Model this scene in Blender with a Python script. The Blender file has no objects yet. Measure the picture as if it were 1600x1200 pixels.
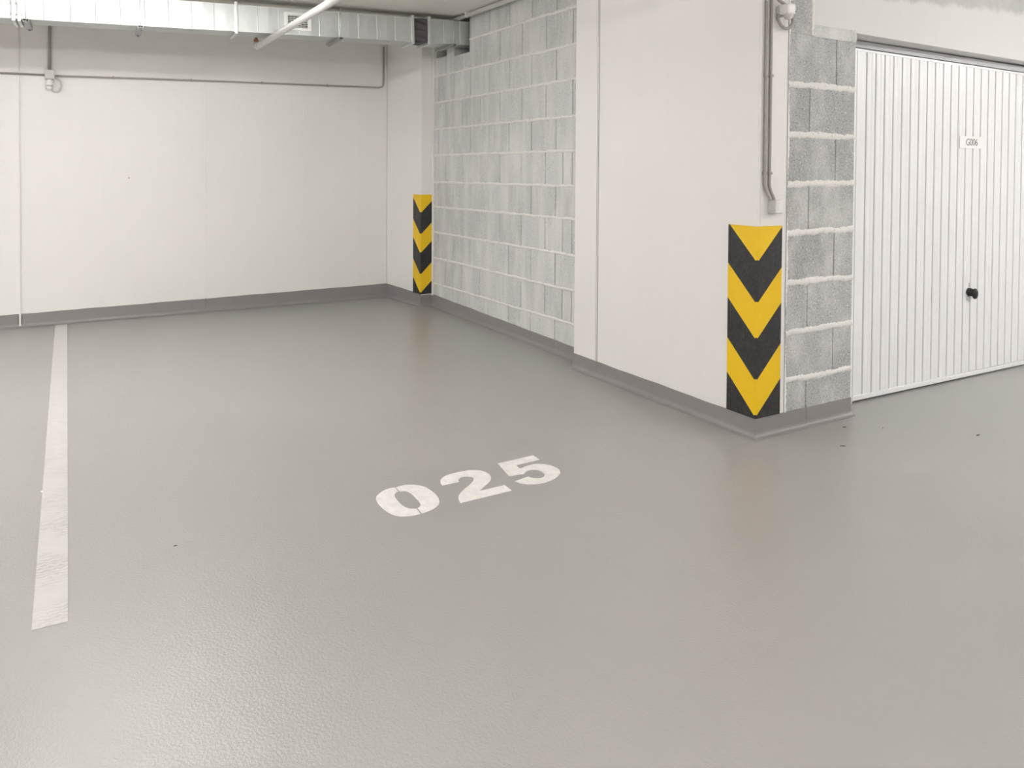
import bpy, bmesh, math, random
from mathutils import Vector, Matrix

random.seed(7)
C = bpy.context.scene.collection
S = bpy.context.scene
PI = math.pi

# ------------------------------------------------------------------ camera
cd = bpy.data.cameras.new('camera')
cam = bpy.data.objects.new('camera', cd)
C.objects.link(cam)
S.camera = cam
cd.sensor_width = 36.0
cd.lens = 1215.0 / 1600.0 * 36.0
cd.shift_y = (286.0 - 600.0) / 1600.0
cd.clip_start = 0.05
YAW, PITCH, ROLL = 0.5345, -0.021, 0.006
F = Vector((math.sin(YAW) * math.cos(PITCH), math.cos(YAW) * math.cos(PITCH), math.sin(PITCH)))
R = Vector((math.cos(YAW), -math.sin(YAW), 0))
U = R.cross(F)
Rr = R * math.cos(ROLL) + U * math.sin(ROLL)
Ur = U * math.cos(ROLL) - R * math.sin(ROLL)
cam.matrix_world = Matrix(((Rr.x, Ur.x, -F.x, 0), (Rr.y, Ur.y, -F.y, 0), (Rr.z, Ur.z, -F.z, 1.40), (0, 0, 0, 1)))

# ------------------------------------------------------------------ world, exposure
w = bpy.data.worlds.new('world')
S.world = w
w.use_nodes = True
w.node_tree.nodes['Background'].inputs[0].default_value = (0.02, 0.02, 0.02, 1)
w.node_tree.nodes['Background'].inputs[1].default_value = 0.0
S.view_settings.view_transform = 'Standard'
S.view_settings.look = 'None'
S.view_settings.exposure = 1.38
S.view_settings.gamma = 1.0
S.view_settings.use_curve_mapping = False
LAMP = 36.0          # strength of the tube diffusers
LAMP_COL = (1.0, 0.992, 0.99)
# tube battens under the ceiling: (x, y, along) ; the light itself is made by their diffusers
BATTENS = [(.42, 5.30, .75), (5.3, .35, 1.07), (-3.6, 5.35, 2.0), (-3.6, .35, 1.9), (.2, -.6, 1.16), (8.2, .35, .98),
           (-1.9, 2.6, .7), (1.7, 4.2, .15), (.6, -3.6, 1.4), (5.6, -2.6, .8)]    # x, y, strength fitted to the wanted brightness; last four are added fill lamps

# ------------------------------------------------------------------ helpers
def T(o, label=None, cat=None, group=None, kind=None):
    if label: o['label'] = label
    if cat: o['category'] = cat
    if group: o['group'] = group
    if kind: o['kind'] = kind
    return o

def empty(name, loc, rot=(0, 0, 0)):
    o = bpy.data.objects.new(name, None)
    o.empty_display_size = 0.1
    o.location = loc
    o.rotation_euler = rot
    C.objects.link(o)
    return o

class MB:
    def __init__(s):
        s.v = []; s.f = []; s.m = []; s.sm = []
    def face(s, pts, mi=0, smooth=False):
        b = len(s.v)
        s.v += [tuple(p) for p in pts]
        s.f.append(tuple(range(b, b + len(pts)))); s.m.append(mi); s.sm.append(smooth)
    def box(s, a, b, mi=0):
        x0, y0, z0 = a; x1, y1, z1 = b
        p = [(x0, y0, z0), (x1, y0, z0), (x1, y1, z0), (x0, y1, z0), (x0, y0, z1), (x1, y0, z1), (x1, y1, z1), (x0, y1, z1)]
        k = len(s.v); s.v += p
        for q in ((0, 3, 2, 1), (4, 5, 6, 7), (0, 1, 5, 4), (1, 2, 6, 5), (2, 3, 7, 6), (3, 0, 4, 7)):
            s.f.append(tuple(k + i for i in q)); s.m.append(mi); s.sm.append(False)
    def hexa(s, p, mi=0):
        k = len(s.v); s.v += [tuple(q) for q in p]
        for q in ((0, 3, 2, 1), (4, 5, 6, 7), (0, 1, 5, 4), (1, 2, 6, 5), (2, 3, 7, 6), (3, 0, 4, 7)):
            s.f.append(tuple(k + i for i in q)); s.m.append(mi); s.sm.append(False)
    def tube(s, pts, r, n=16, mi=0, caps=True, radii=None):
        P = [Vector(p) for p in pts]
        k = len(s.v); prev = None
        for i, p in enumerate(P):
            t = (P[min(i + 1, len(P) - 1)] - P[max(i - 1, 0)]).normalized()
            if prev is None:
                a = Vector((0, 0, 1)) if abs(t.z) < .9 else Vector((1, 0, 0))
                u = t.cross(a).normalized()
            else:
                u = (prev - t * prev.dot(t)).normalized()
            prev = u; vv = t.cross(u)
            rr = radii[i] if radii else r
            for j in range(n):
                an = 2 * PI * j / n
                s.v.append(tuple(p + (u * math.cos(an) + vv * math.sin(an)) * rr))
        for i in range(len(P) - 1):
            for j in range(n):
                a = k + i * n + j; b = k + i * n + (j + 1) % n
                s.f.append((a, b, b + n, a + n)); s.m.append(mi); s.sm.append(True)
        if caps:
            s.f.append(tuple(k + j for j in range(n))[::-1]); s.m.append(mi); s.sm.append(False)
            e = k + (len(P) - 1) * n
            s.f.append(tuple(e + j for j in range(n))); s.m.append(mi); s.sm.append(False)
    def grid(s, fn, nu, nv, mi=0, smooth=True):
        k = len(s.v)
        for i in range(nu + 1):
            for j in range(nv + 1):
                s.v.append(tuple(fn(i / nu, j / nv)))
        for i in range(nu):
            for j in range(nv):
                a = k + i * (nv + 1) + j
                s.f.append((a, a + nv + 1, a + nv + 2, a + 1)); s.m.append(mi); s.sm.append(smooth)
    def build(s, name, mats, parent=None, bevel=0, seg=2, fix=True):
        me = bpy.data.meshes.new(name)
        me.from_pydata(s.v, [], s.f)
        if not isinstance(mats, (list, tuple)): mats = [mats]
        for m in mats: me.materials.append(m)
        me.polygons.foreach_set('material_index', s.m)
        me.polygons.foreach_set('use_smooth', s.sm)
        if fix:
            bm = bmesh.new(); bm.from_mesh(me)
            bmesh.ops.recalc_face_normals(bm, faces=bm.faces)
            bm.to_mesh(me); bm.free()
        me.update()
        o = bpy.data.objects.new(name, me)
        C.objects.link(o)
        if parent: o.parent = parent
        if bevel:
            md = o.modifiers.new('bevel', 'BEVEL'); md.width = bevel; md.segments = seg; md.limit_method = 'ANGLE'
            md.harden_normals = False
        return o

def catmull(pts, n=6):
    P = [Vector(p) for p in pts]; out = []
    for i in range(len(P) - 1):
        p0 = P[max(i - 1, 0)]; p1 = P[i]; p2 = P[i + 1]; p3 = P[min(i + 2, len(P) - 1)]
        for k in range(n):
            t = k / n
            out.append(0.5 * ((2 * p1) + (p2 - p0) * t + (2 * p0 - 5 * p1 + 4 * p2 - p3) * t * t + (3 * p1 - p0 - 3 * p2 + p3) * t ** 3))
    out.append(P[-1])
    return out

# ------------------------------------------------------------------ materials
class NT:
    def __init__(s, name):
        s.mat = bpy.data.materials.new(name); s.mat.use_nodes = True
        s.t = s.mat.node_tree; s.b = s.t.nodes['Principled BSDF']
    def n(s, ty, **kw):
        x = s.t.nodes.new(ty)
        for k, v in kw.items(): setattr(x, k, v)
        return x
    def l(s, a, b): s.t.links.new(a, b)
    def set(s, **kw):
        for k, v in kw.items(): s.b.inputs[k.replace('_', ' ')].default_value = v
    def coord(s, scale=(1, 1, 1), out='Object'):
        tc = s.n('ShaderNodeTexCoord'); mp = s.n('ShaderNodeMapping'); mp.inputs['Scale'].default_value = scale
        s.l(tc.outputs[out], mp.inputs[0]); return mp.outputs[0]
    def noise(s, vec, scale, detail=4, rough=.5, dist=0):
        x = s.n('ShaderNodeTexNoise'); x.inputs['Scale'].default_value = scale; x.inputs['Detail'].default_value = detail
        x.inputs['Roughness'].default_value = rough; x.inputs['Distortion'].default_value = dist
        s.l(vec, x.inputs['Vector']); return x.outputs['Fac']
    def ramp(s, fac, stops, interp='LINEAR'):
        x = s.n('ShaderNodeValToRGB'); x.color_ramp.interpolation = interp
        e = x.color_ramp.elements
        while len(e) < len(stops): e.new(.5)
        for i, (p, c) in enumerate(stops):
            e[i].position = p; e[i].color = (c, c, c, 1) if isinstance(c, (int, float)) else (*c, 1)
        s.l(fac, x.inputs[0]); return x.outputs[0]
    def mix(s, fac, a, b, mode='MIX'):
        x = s.n('ShaderNodeMix', data_type='RGBA', blend_type=mode)
        for i, v in ((0, fac), (6, a), (7, b)):
            if isinstance(v, (int, float)): x.inputs[i].default_value = v
            elif isinstance(v, tuple): x.inputs[i].default_value = (*v, 1)
            else: s.l(v, x.inputs[i])
        return x.outputs[2]
    def math(s, op, a, b=None, c=None, clamp=False):
        x = s.n('ShaderNodeMath', operation=op); x.use_clamp = clamp
        for i, v in enumerate((a, b, c)):
            if v is None: continue
            if isinstance(v, (int, float)): x.inputs[i].default_value = v
            else: s.l(v, x.inputs[i])
        return x.outputs[0]
    def bump(s, h, strength=.3, dist=.002, normal=None):
        x = s.n('ShaderNodeBump'); x.inputs['Strength'].default_value = strength; x.inputs['Distance'].default_value = dist
        s.l(h, x.inputs['Height'])
        if normal: s.l(normal, x.inputs['Normal'])
        s.l(x.outputs[0], s.b.inputs['Normal']); return x.outputs[0]

def plain(name, col, rough=.5, metal=0, var=.06, vs=8):
    m = NT(name); v = m.coord()
    f = m.noise(v, vs, 4)
    c = m.mix(f, tuple(x * (1 - var) for x in col), tuple(min(1, x * (1 + var)) for x in col))
    m.l(c, m.b.inputs['Base Color']); m.set(Roughness=rough, Metallic=metal)
    return m.mat

def painted_concrete(name, col, pits=True, bare=False):
    m = NT(name); v = m.coord()
    f = m.noise(v, 1.6, 5, .6)
    c = m.mix(f, tuple(x * .965 for x in col), tuple(min(1, x * 1.03) for x in col))
    f2 = m.noise(m.coord((1, 1, .12)), 14, 3)
    c = m.mix(m.ramp(f2, [(.35, .0), (.7, .12)]), c, tuple(x * .93 for x in col))
    hgt = m.noise(v, 60, 4, .55)
    if pits:
        vo = m.n('ShaderNodeTexVoronoi'); vo.inputs['Scale'].default_value = 6.5
        m.l(v, vo.inputs['Vector'])
        gate = m.ramp(m.noise(v, 1.3, 2), [(.44, 0.0), (.56, 1)])
        rnd = m.n('ShaderNodeSeparateColor'); m.l(vo.outputs['Color'], rnd.inputs[0])
        rad = m.math('MULTIPLY', m.math('POWER', rnd.outputs[0], 3.0), .055)
        rad = m.math('MULTIPLY', rad, gate)
        d = m.math('LESS_THAN', vo.outputs['Distance'], rad)
        vo2 = m.n('ShaderNodeTexVoronoi'); vo2.inputs['Scale'].default_value = 24
        m.l(v, vo2.inputs['Vector'])
        r2 = m.n('ShaderNodeSeparateColor'); m.l(vo2.outputs['Color'], r2.inputs[0])
        rad2 = m.math('MULTIPLY', m.math('POWER', r2.outputs[1], 8.0), .11)
        gate2 = m.ramp(m.noise(v, 2.1, 2), [(.50, 0.0), (.60, 1)])
        d2 = m.math('LESS_THAN', vo2.outputs['Distance'], m.math('MULTIPLY', rad2, gate2))
        dd = m.math('MAXIMUM', d, d2)
        c = m.mix(m.math('MULTIPLY', dd, .8), c, (.22, .2, .18))
        hgt = m.math('SUBTRACT', hgt, m.math('MULTIPLY', dd, 2.0))
    if bare:   # the paint stops raggedly below the top of the beam, leaving grey concrete
        tc = m.n('ShaderNodeTexCoord'); sp = m.n('ShaderNodeSeparateXYZ'); m.l(tc.outputs['Object'], sp.inputs[0])
        edge = m.math('ADD', m.math('MULTIPLY', sp.outputs[0], .045), 2.185)
        e = m.math('SUBTRACT', sp.outputs[2], edge)
        e = m.math('ADD', e, m.math('MULTIPLY', m.math('SUBTRACT', m.noise(v, 9, 5, .7), .5), .11))
        k = m.ramp(e, [(0.0, 0), (.035, 1)])
        c = m.mix(m.math('MULTIPLY', k, .85), c, m.mix(m.noise(v, 7, 5, .6), (.36, .365, .355), (.60, .60, .58)))
    m.l(c, m.b.inputs['Base Color']); m.set(Roughness=.55)
    m.bump(hgt, .25, .0015)
    return m.mat

WHITE = (.82, .805, .775)
M_wall = painted_concrete('painted concrete', WHITE)
M_pillar = painted_concrete('painted pillar', (.80, .785, .76), pits=False)
M_beam = painted_concrete('painted beam', (.69, .68, .668), bare=True)
M_ceil = painted_concrete('ceiling paint', (.86, .835, .765), pits=False)
M_dark = plain('dark cavity', (.03, .03, .028), .9)  # near-black colour imitates the shade in gaps and openings

def block_mat(name, base, speck_lo, speck_hi, white_amt, streak):
    m = NT(name); v = m.coord()
    ge = m.n('ShaderNodeNewGeometry')
    tone = m.ramp(ge.outputs['Random Per Island'], [(0, .90), (1, 1.06)])
    c = m.mix(1.0, base, tone, 'MULTIPLY')
    # pores and pale grains
    n1 = m.noise(v, 105, 3, .7)
    c = m.mix(m.ramp(n1, [(.36, speck_lo), (.46, 0.0)]), c, tuple(x * .38 for x in base))
    n2 = m.noise(v, 85, 2, .6)
    c = m.mix(m.ramp(n2, [(.57, 0.0), (.70, speck_hi)]), c, (.78, .77, .75))
    # thin coat of whitewash
    n3 = m.noise(m.coord((1, 1, streak)), 7, 4, .6)
    c = m.mix(m.ramp(n3, [(.42, 0.0), (.68, white_amt)]), c, (.78, .765, .74))
    m.l(c, m.b.inputs['Base Color']); m.set(Roughness=.85)
    m.bump(m.math('ADD', n1, m.math('MULTIPLY', n2, .4)), .55, .003)
    return m.mat
M_block_bay = block_mat('whitewashed block', (.60, .61, .60), .55, .6, .65, .25)
M_block_front = block_mat('bare block', (.42, .425, .425), .95, .7, .42, .6)
M_mortar = plain('mortar smears', (.79, .77, .74), .9, var=.05, vs=40)
def mortar():
    m = NT('white mortar'); v = m.coord(); f = m.noise(v, 70, 4, .6)
    c = m.mix(m.ramp(f, [(.3, .0), (.42, 1)]), (.45, .44, .42), (.78, .765, .735))
    m.l(c, m.b.inputs['Base Color']); m.set(Roughness=.9); m.bump(f, .6, .003); return m.mat
M_mortar = mortar()
M_joint = plain('joint shadow gap', (.16, .155, .15), .9)
M_joint_pale = plain('painted joint', (.24, .235, .23), .9)

def floor_mat():
    m = NT('grey floor coating'); v = m.coord()
    f = m.noise(v, .9, 4, .55)
    c = m.mix(f, (.350, .338, .329), (.378, .366, .356))
    f2 = m.noise(m.coord((1, .3, 1)), 3.0, 3, .5)
    c = m.mix(m.math('MULTIPLY', f2, .25), c, (.392, .38, .37))
    # tiny dark grit pressed into the coating
    vo = m.n('ShaderNodeTexVoronoi'); vo.inputs['Scale'].default_value = 2.6; m.l(v, vo.inputs['Vector'])
    sp = m.n('ShaderNodeSeparateColor'); m.l(vo.outputs['Color'], sp.inputs[0])
    d = m.math('LESS_THAN', vo.outputs['Distance'], m.math('MULTIPLY', m.math('POWER', sp.outputs[0], 6), .010))
    c = m.mix(m.math('MULTIPLY', d, .8), c, (.06, .055, .05))
    m.l(c, m.b.inputs['Base Color'])
    m.set(Roughness=.23)
    h1 = m.noise(v, 260, 2, .5); h2 = m.noise(v, 110, 2, .5)
    h = m.math('ADD', m.math('MULTIPLY', h1, .5), h2)
    m.bump(h, .60, .0022)
    m.set(**{'Specular IOR Level': .5})
    return m.mat
M_floor = floor_mat()

def skirt_mat():
    m = NT('grey skirting coat'); v = m.coord(); f = m.noise(v, 12, 4, .6)
    c = m.mix(f, (.235, .223, .221), (.27, .257, .254))
    m.l(c, m.b.inputs['Base Color']); m.set(Roughness=.33); m.bump(m.noise(v, 60, 3), .2, .002); return m.mat
M_skirt = skirt_mat()

def linepaint(name, tracks):
    m = NT(name); v = m.coord()
    f = m.noise(v, 22, 5, .65)
    c = m.mix(m.ramp(f, [(.35, .35), (.62, 0.0)]), (.60, .585, .57) if tracks else (.84, .815, .79), (.50, .485, .47))
    if tracks:
        wv = m.n('ShaderNodeTexWave'); wv.wave_type = 'BANDS'; wv.bands_direction = 'Y'
        wv.inputs['Scale'].default_value = 15; wv.inputs['Distortion'].default_value = 7; wv.inputs['Detail'].default_value = 3; wv.inputs['Detail Scale'].default_value = 2.5
        m.l(v, wv.inputs['Vector'])
        tc = m.n('ShaderNodeTexCoord'); sp = m.n('ShaderNodeSeparateXYZ'); m.l(tc.outputs['Object'], sp.inputs[0])
        near = m.ramp(m.math('MULTIPLY', sp.outputs[1], .2), [(.6, 1), (1.1, .0)])
        k = m.math('MULTIPLY', m.ramp(wv.outputs['Fac'], [(.35, 0), (.8, .8)]), m.ramp(m.noise(v, 5, 3), [(.38, .0), (.6, 1)]))
        k = m.math('MULTIPLY', k, near)
        c = m.mix(k, c, (.36, .345, .335))
        c = m.mix(m.math('MULTIPLY', near, .22), c, (.45, .43, .42))
    m.l(c, m.b.inputs['Base Color']); m.set(Roughness=.5); m.bump(m.noise(v, 130, 2), .2, .001)
    return m.mat
M_line = linepaint('white line paint', True)
M_digit = linepaint('white number paint', False)
_d = M_digit

def guard_mat():
    m = NT('yellow and black chevrons')
    tc = m.n('ShaderNodeTexCoord'); sp = m.n('ShaderNodeSeparateXYZ'); m.l(tc.outputs['Object'], sp.inputs[0])
    d = m.math('ADD', m.math('ABSOLUTE', sp.outputs[0]), m.math('ABSOLUTE', sp.outputs[1]))
    dep = m.math('SUBTRACT', .995, sp.outputs[2])
    s_ = m.math('DIVIDE', m.math('ADD', dep, m.math('MULTIPLY', d, .98)), .401)
    k = m.math('LESS_THAN', m.math('FRACT', s_), .464)
    v = m.coord()
    blk = m.mix(m.ramp(m.noise(v, 30, 5, .7, 1.5), [(.45, 0), (.75, 1)]), (.018, .018, .02), (.05, .05, .054))
    yel = m.mix(m.noise(v, 20, 4), (.80, .50, .004), (.86, .56, .01))
    c = m.mix(k, blk, yel)
    m.l(c, m.b.inputs['Base Color']); m.set(Roughness=.42); m.bump(m.noise(v, 90, 3), .15, .001)
    return m.mat
M_guard = guard_mat()

def galv():
    m = NT('galvanised sheet'); v = m.coord()
    vo = m.n('ShaderNodeTexVoronoi'); vo.inputs['Scale'].default_value = 34; m.l(v, vo.inputs['Vector'])
    f = m.noise(m.coord((1, 1, .25)), 5, 4)
    c = m.mix(f, (.50, .52, .515), (.60, .62, .61))
    c = m.mix(.10, c, m.ramp(m.noise(v, 30, 2), [(.3, .35), (.7, .65)]), 'OVERLAY')
    m.l(c, m.b.inputs['Base Color']); m.set(Roughness=.42, Metallic=.55)
    m.bump(m.noise(v, 5, 2), .2, .01)
    return m.mat
M_galv = galv()
M_steel = plain('zinc steel', (.68, .69, .69), .35, .7)
M_steel_dk = plain('dull steel channel', (.38, .38, .38), .45, .6)
M_flex = plain('dark flexible fabric', (.10, .085, .095), .6)
M_conduit = plain('grey conduit', (.36, .335, .315), .5)
M_box = plain('grey plastic box', (.55, .54, .52), .45)
M_white = plain('white plastic', (.83, .82, .80), .35, var=.02)
M_lens = plain('sensor lens', (.62, .58, .58), .25, var=.02)
M_black = plain('black plastic', (.012, .012, .012), .28)
M_pipe = plain('white pipe paint', (.80, .785, .76), .35, var=.03)
M_brass = plain('brass nozzle', (.42, .22, .14), .4, .6)
M_door = NT('white door enamel')
M_door.set(Roughness=.30)
M_door.l(M_door.mix(M_door.noise(M_door.coord(), 2, 3), (.82, .82, .83), (.86, .86, .865)), M_door.b.inputs['Base Color'])
M_door = M_door.mat
M_frame = plain('grey door frame', (.50, .50, .51), .45)
M_groove = plain('rib groove shade', (.52, .51, .51), .5)  # darker copy of the door enamel, imitates shade inside the rib grooves
M_ink = plain('grey lettering', (.20, .20, .20), .6)
M_plate = plain('white number plate', (.86, .855, .85), .3, var=.01)

# ------------------------------------------------------------------ key dimensions
CEIL = 2.78
def ceil_z(x): return 2.715 + .02 * max(min(x, 3.25), -6)
PATH = [(-5.5, 7.86), (3.085, 7.84), (3.173, 7.14), (3.300, 7.14), (3.253, 4.43), (3.13, 4.43), (3.13, 2.80), (3.90, 2.80), (3.90, 2.96)]

# ------------------------------------------------------------------ floor and ceiling
b = MB(); b.box((-5.7, -5.2, -.12), (9.2, 8.1, 0))
T(b.build('floor', M_floor), kind='structure')
b = MB()
xs = [-5.7, 3.25, 9.2]
for i in range(2):
    x0, x1 = xs[i], xs[i + 1]; z0, z1 = ceil_z(x0), ceil_z(x1)
    b.hexa([(x0, -5.2, z0), (x1, -5.2, z1), (x1, 8.1, z1), (x0, 8.1, z0), (x0, -5.2, 3.1), (x1, -5.2, 3.1), (x1, 8.1, 3.1), (x0, 8.1, 3.1)])
T(b.build('ceiling', M_ceil), kind='structure')

# ------------------------------------------------------------------ back wall, with formwork lines cast in it
b = MB()
b.hexa([(-5.7, 7.86, 0), (3.085, 7.84, 0), (3.085, 8.1, 0), (-5.7, 8.1, 0), (-5.7, 7.86, 2.75), (3.085, 7.84, 2.765), (3.085, 8.1, 2.765), (-5.7, 8.1, 2.75)])
def wy(x): return 7.86 - .0023 * (x + 5.5)
for x, wd, z0, z1, h in ((1.258, .010, 0, 2.7, .0030), (1.225, .006, .9, 2.7, .0015), (2.20, .008, .1, 2.2, .0022), (2.235, .005, .4, 2.7, .0012),
                         (2.77, .006, .1, 2.1, .0012), (.389, .006, .1, 2.1, .0012), (-2.2, .01, 0, 2.7, .003), (1.29, .005, .1, 1.6, .0015)):
    b.box((x - wd / 2, wy(x) - h, z0), (x + wd / 2, wy(x) + .02, z1))
T(b.build('wall_back', M_wall, bevel=.001), kind='structure')
b = MB()   # sealing bead over the expansion joint at the left
b.box((-.247, wy(-.24) - .010, 0.004), (-.233, wy(-.24) + .01, 2.70)); 
T(b.build('trim_1', M_wall, bevel=.003), kind='structure')
b = MB(); b.box((-.258, wy(-.24) - .0055, 0.01), (-.2475, wy(-.24) + .01, .095)); b.box((-.2325, wy(-.24) - .0055, 0.01), (-.222, wy(-.24) + .01, .095))
T(b.build('trim_2', M_joint), kind='structure')

# ------------------------------------------------------------------ column in the far corner
b = MB()
b.hexa([(3.085, 7.84, 0), (3.173, 7.14, 0), (3.70, 7.14, 0), (3.70, 8.1, 0), (3.085, 7.84, 2.775), (3.173, 7.14, 2.777), (3.70, 7.14, 2.777), (3.70, 8.1, 2.777)])
T(b.build('wall_column', M_wall, bevel=.006), kind='structure')

# ------------------------------------------------------------------ block walls
def subtract(rects, hole):
    out = []
    hu0, hu1, hz0, hz1 = hole
    for (u0, u1, z0, z1) in rects:
        if hu1 <= u0 or hu0 >= u1 or hz1 <= z0 or hz0 >= z1:
            out.append((u0, u1, z0, z1)); continue
        if hu0 > u0: out.append((u0, hu0, z0, z1))
        if hu1 < u1: out.append((hu1, u1, z0, z1))
        m0, m1 = max(u0, hu0), min(u1, hu1)
        if hz0 > z0: out.append((m0, m1, z0, hz0))
        if hz1 < z1: out.append((m0, m1, hz1, z1))
    return [r for r in out if r[1] - r[0] > .012 and r[3] - r[2] > .012]

def block_wall(name, P, u_lo, u_hi, zline, joints, gap, holes, mats, thick, mh, ztop, jitter):
    """P(u, z, d): point at u along, height z, d out of the wall face. mats: block, mortar, gap"""
    b = MB()
    nl = 11
    lines = [lambda u: 0.0] + [(lambda u, n=n: zline(n, u)) for n in range(nl - 1)]
    lines = [L for L in lines if L((u_lo + u_hi) / 2) < ztop - .03] + [lambda u: ztop]
    for n in range(len(lines) - 1):
        L0, L1 = lines[n], lines[n + 1]
        js = [u_lo] + [j for j in joints(n) if u_lo + .02 < j < u_hi - .02] + [u_hi]
        js.sort()
        for a, c in zip(js[:-1], js[1:]):
            um = (a + c) / 2
            rects = [(a + gap / 2, c - gap / 2, L0(um), L1(um))]
            for h in holes: rects = subtract(rects, h)
            dd = random.uniform(-jitter, jitter)
            for (r0, r1, z0, z1) in rects:
                # skew with the course lines
                def zz(u, z):
                    t = (z - L0(um)) / (L1(um) - L0(um)); return L0(u) + (L1(u) - L0(u)) * t
                bv = .002
                outer = [(r0, z0), (r1, z0), (r1, z1), (r0, z1)]
                inner = [(r0 + bv, z0 + bv), (r1 - bv, z0 + bv), (r1 - bv, z1 - bv), (r0 + bv, z1 - bv)]
                k = len(b.v)
                for ring, d in ((outer, -thick), (outer, dd - bv), (inner, dd)):
                    b.v += [tuple(P(u, zz(u, z), d)) for u, z in ring]
                b.f.append((k + 8, k + 9, k + 10, k + 11)); b.m.append(0); b.sm.append(False)
                b.f.append((k + 3, k + 2, k + 1, k)); b.m.append(0); b.sm.append(False)
                for lev in (0, 4):
                    for i in range(4):
                        j = (i + 1) % 4
                        b.f.append((k + lev + i, k + lev + j, k + lev + 4 + j, k + lev + 4 + i)); b.m.append(0); b.sm.append(False)
    # dark filling behind the vertical joints
    rects = [(u_lo + .002, u_hi - .002, 0, ztop)]
    for h in holes: rects = subtract(rects, (h[0] - .001, h[1] + .001, h[2] - .001, h[3] + .001))
    for (r0, r1, z0, z1) in rects:
        pts = [P(r0, z0, -.006), P(r1, z0, -.006), P(r1, z0, -thick + .004), P(r0, z0, -thick + .004), P(r0, z1, -.006), P(r1, z1, -.006), P(r1, z1, -thick + .004), P(r0, z1, -thick + .004)]
        b.hexa(pts, 2)
    # horizontal mortar, squeezed out with ragged edges
    for n in range(1, len(lines) - 1):
        L = lines[n]
        segs = [(u_lo, u_hi, L((u_lo + u_hi) / 2) - .005, L((u_lo + u_hi) / 2) + .005)]
        for h in holes:
            segs = [(s0, s1, 0, .1) for (s0, s1, _, _) in segs]
            out = []
            for (s0, s1, _, _) in segs:
                if h[2] - .01 < L(h[0]) < h[3] + .01 and h[0] < s1 and h[1] > s0:
                    if h[0] > s0: out.append((s0, h[0], 0, 0))
                    if h[1] < s1: out.append((h[1], s1, 0, 0))
                else: out.append((s0, s1, 0, 0))
            segs = out
        for (s0, s1, _, _) in segs:
            if s1 - s0 < .02: continue
            N = max(4, int((s1 - s0) / .008))
            k = len(b.v); ph = random.uniform(0, 60)
            wtop = wbot = 0
            for i in range(N + 1):
                u = s0 + (s1 - s0) * i / N
                wtop = .75 * wtop + random.uniform(-1, 1) * mh * .10
                wbot = .75 * wbot + random.uniform(-1, 1) * mh * .10
                broad = mh * .08 * math.sin(u * 7.3 + ph) + mh * .08 * math.sin(u * 17.1 + ph * 2)
                hi = L(u) + mh * .55 + wtop + broad * .6; lo = L(u) - mh * .55 + wbot + broad * .4
                e = .0035 + .0012 * math.sin(u * 31 + ph)
                for z, d in ((lo, -.004), (lo + mh * .12, e * .7), ((lo + hi) / 2, e), (hi - mh * .12, e * .7), (hi, -.004)):
                    b.v.append(tuple(P(u, z, d)))
            for i in range(N):
                for j in range(4):
                    a = k + i * 5 + j
                    b.f.append((a, a + 5, a + 6, a + 1)); b.m.append(1); b.sm.append(True)
    return T(b.build(name, mats), kind='structure')

# the long block wall along the bay (plane x ~ 3.25..3.30, leaning with y)
def PX(y): return 3.253 + .0174 * (y - 4.43)
def P_bay(u, z, d): return (PX(u) - d, u, z)
ZL = [.224, .483, .739, .995, 1.240, 1.510, 1.769, 2.031, 2.295, 2.56]
ZR = [.256, .499, .757, 1.021, 1.262, 1.518, 1.771, 2.040, 2.290, 2.562]
def zbay(n, u):
    t = (u - 4.64) / (7.10 - 4.64); return ZR[n] + (ZL[n] - ZR[n]) * t
def jbay(n):
    if n % 2 == 0: return [4.865 + .3575 * k for k in range(-1, 8)]
    return [4.645 + .365 * k for k in range(0, 8)] + ([4.768] if n in (1, 3, 5) else [])
holes = [(6.818, 7.067, 2.47, 2.62), (6.325, 6.65, 2.445, 2.80)]
block_wall('wall_blocks_bay', P_bay, 4.40, 7.138, zbay, jbay, .009, holes, [M_block_bay, M_mortar, M_joint_pale], .19, .021, 2.777, .0012)
# whitewash filled corner against the column and beside the pillar
b = MB()
b.hexa([(3.285, 7.112, .10), (3.31, 7.112, .10), (3.31, 7.14, .10), (3.285, 7.14, .10), (3.285, 7.112, 2.75), (3.31, 7.112, 2.75), (3.31, 7.14, 2.75), (3.285, 7.14, 2.75)])
T(b.build('trim_3', M_pillar, bevel=.004), kind='structure')

# ------------------------------------------------------------------ big pillar
b = MB()
b.box((3.13, 2.80, 0), (3.352, 4.43, 2.777))
o = b.build('wall_pillar', M_pillar, bevel=.008, seg=3); T(o, kind='structure')
b = MB()   # hairline casting joints on the pillar faces
b.box((3.1285, 4.155, .10), (3.132, 4.160, 2.77)); b.box((3.1288, 4.172, .10), (3.132, 4.1745, 2.77))
T(b.build('trim_4', M_joint_pale), kind='structure')
b = MB()
b.box((3.1465, 2.7985, 1.11), (3.1490, 2.802, 2.77)); b.box((3.149, 2.7985, 1.258), (3.35, 2.802, 1.2595))
T(b.build('trim_5', plain('hairline on pillar', (.66, .64, .61), .7)), kind='structure')

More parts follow.
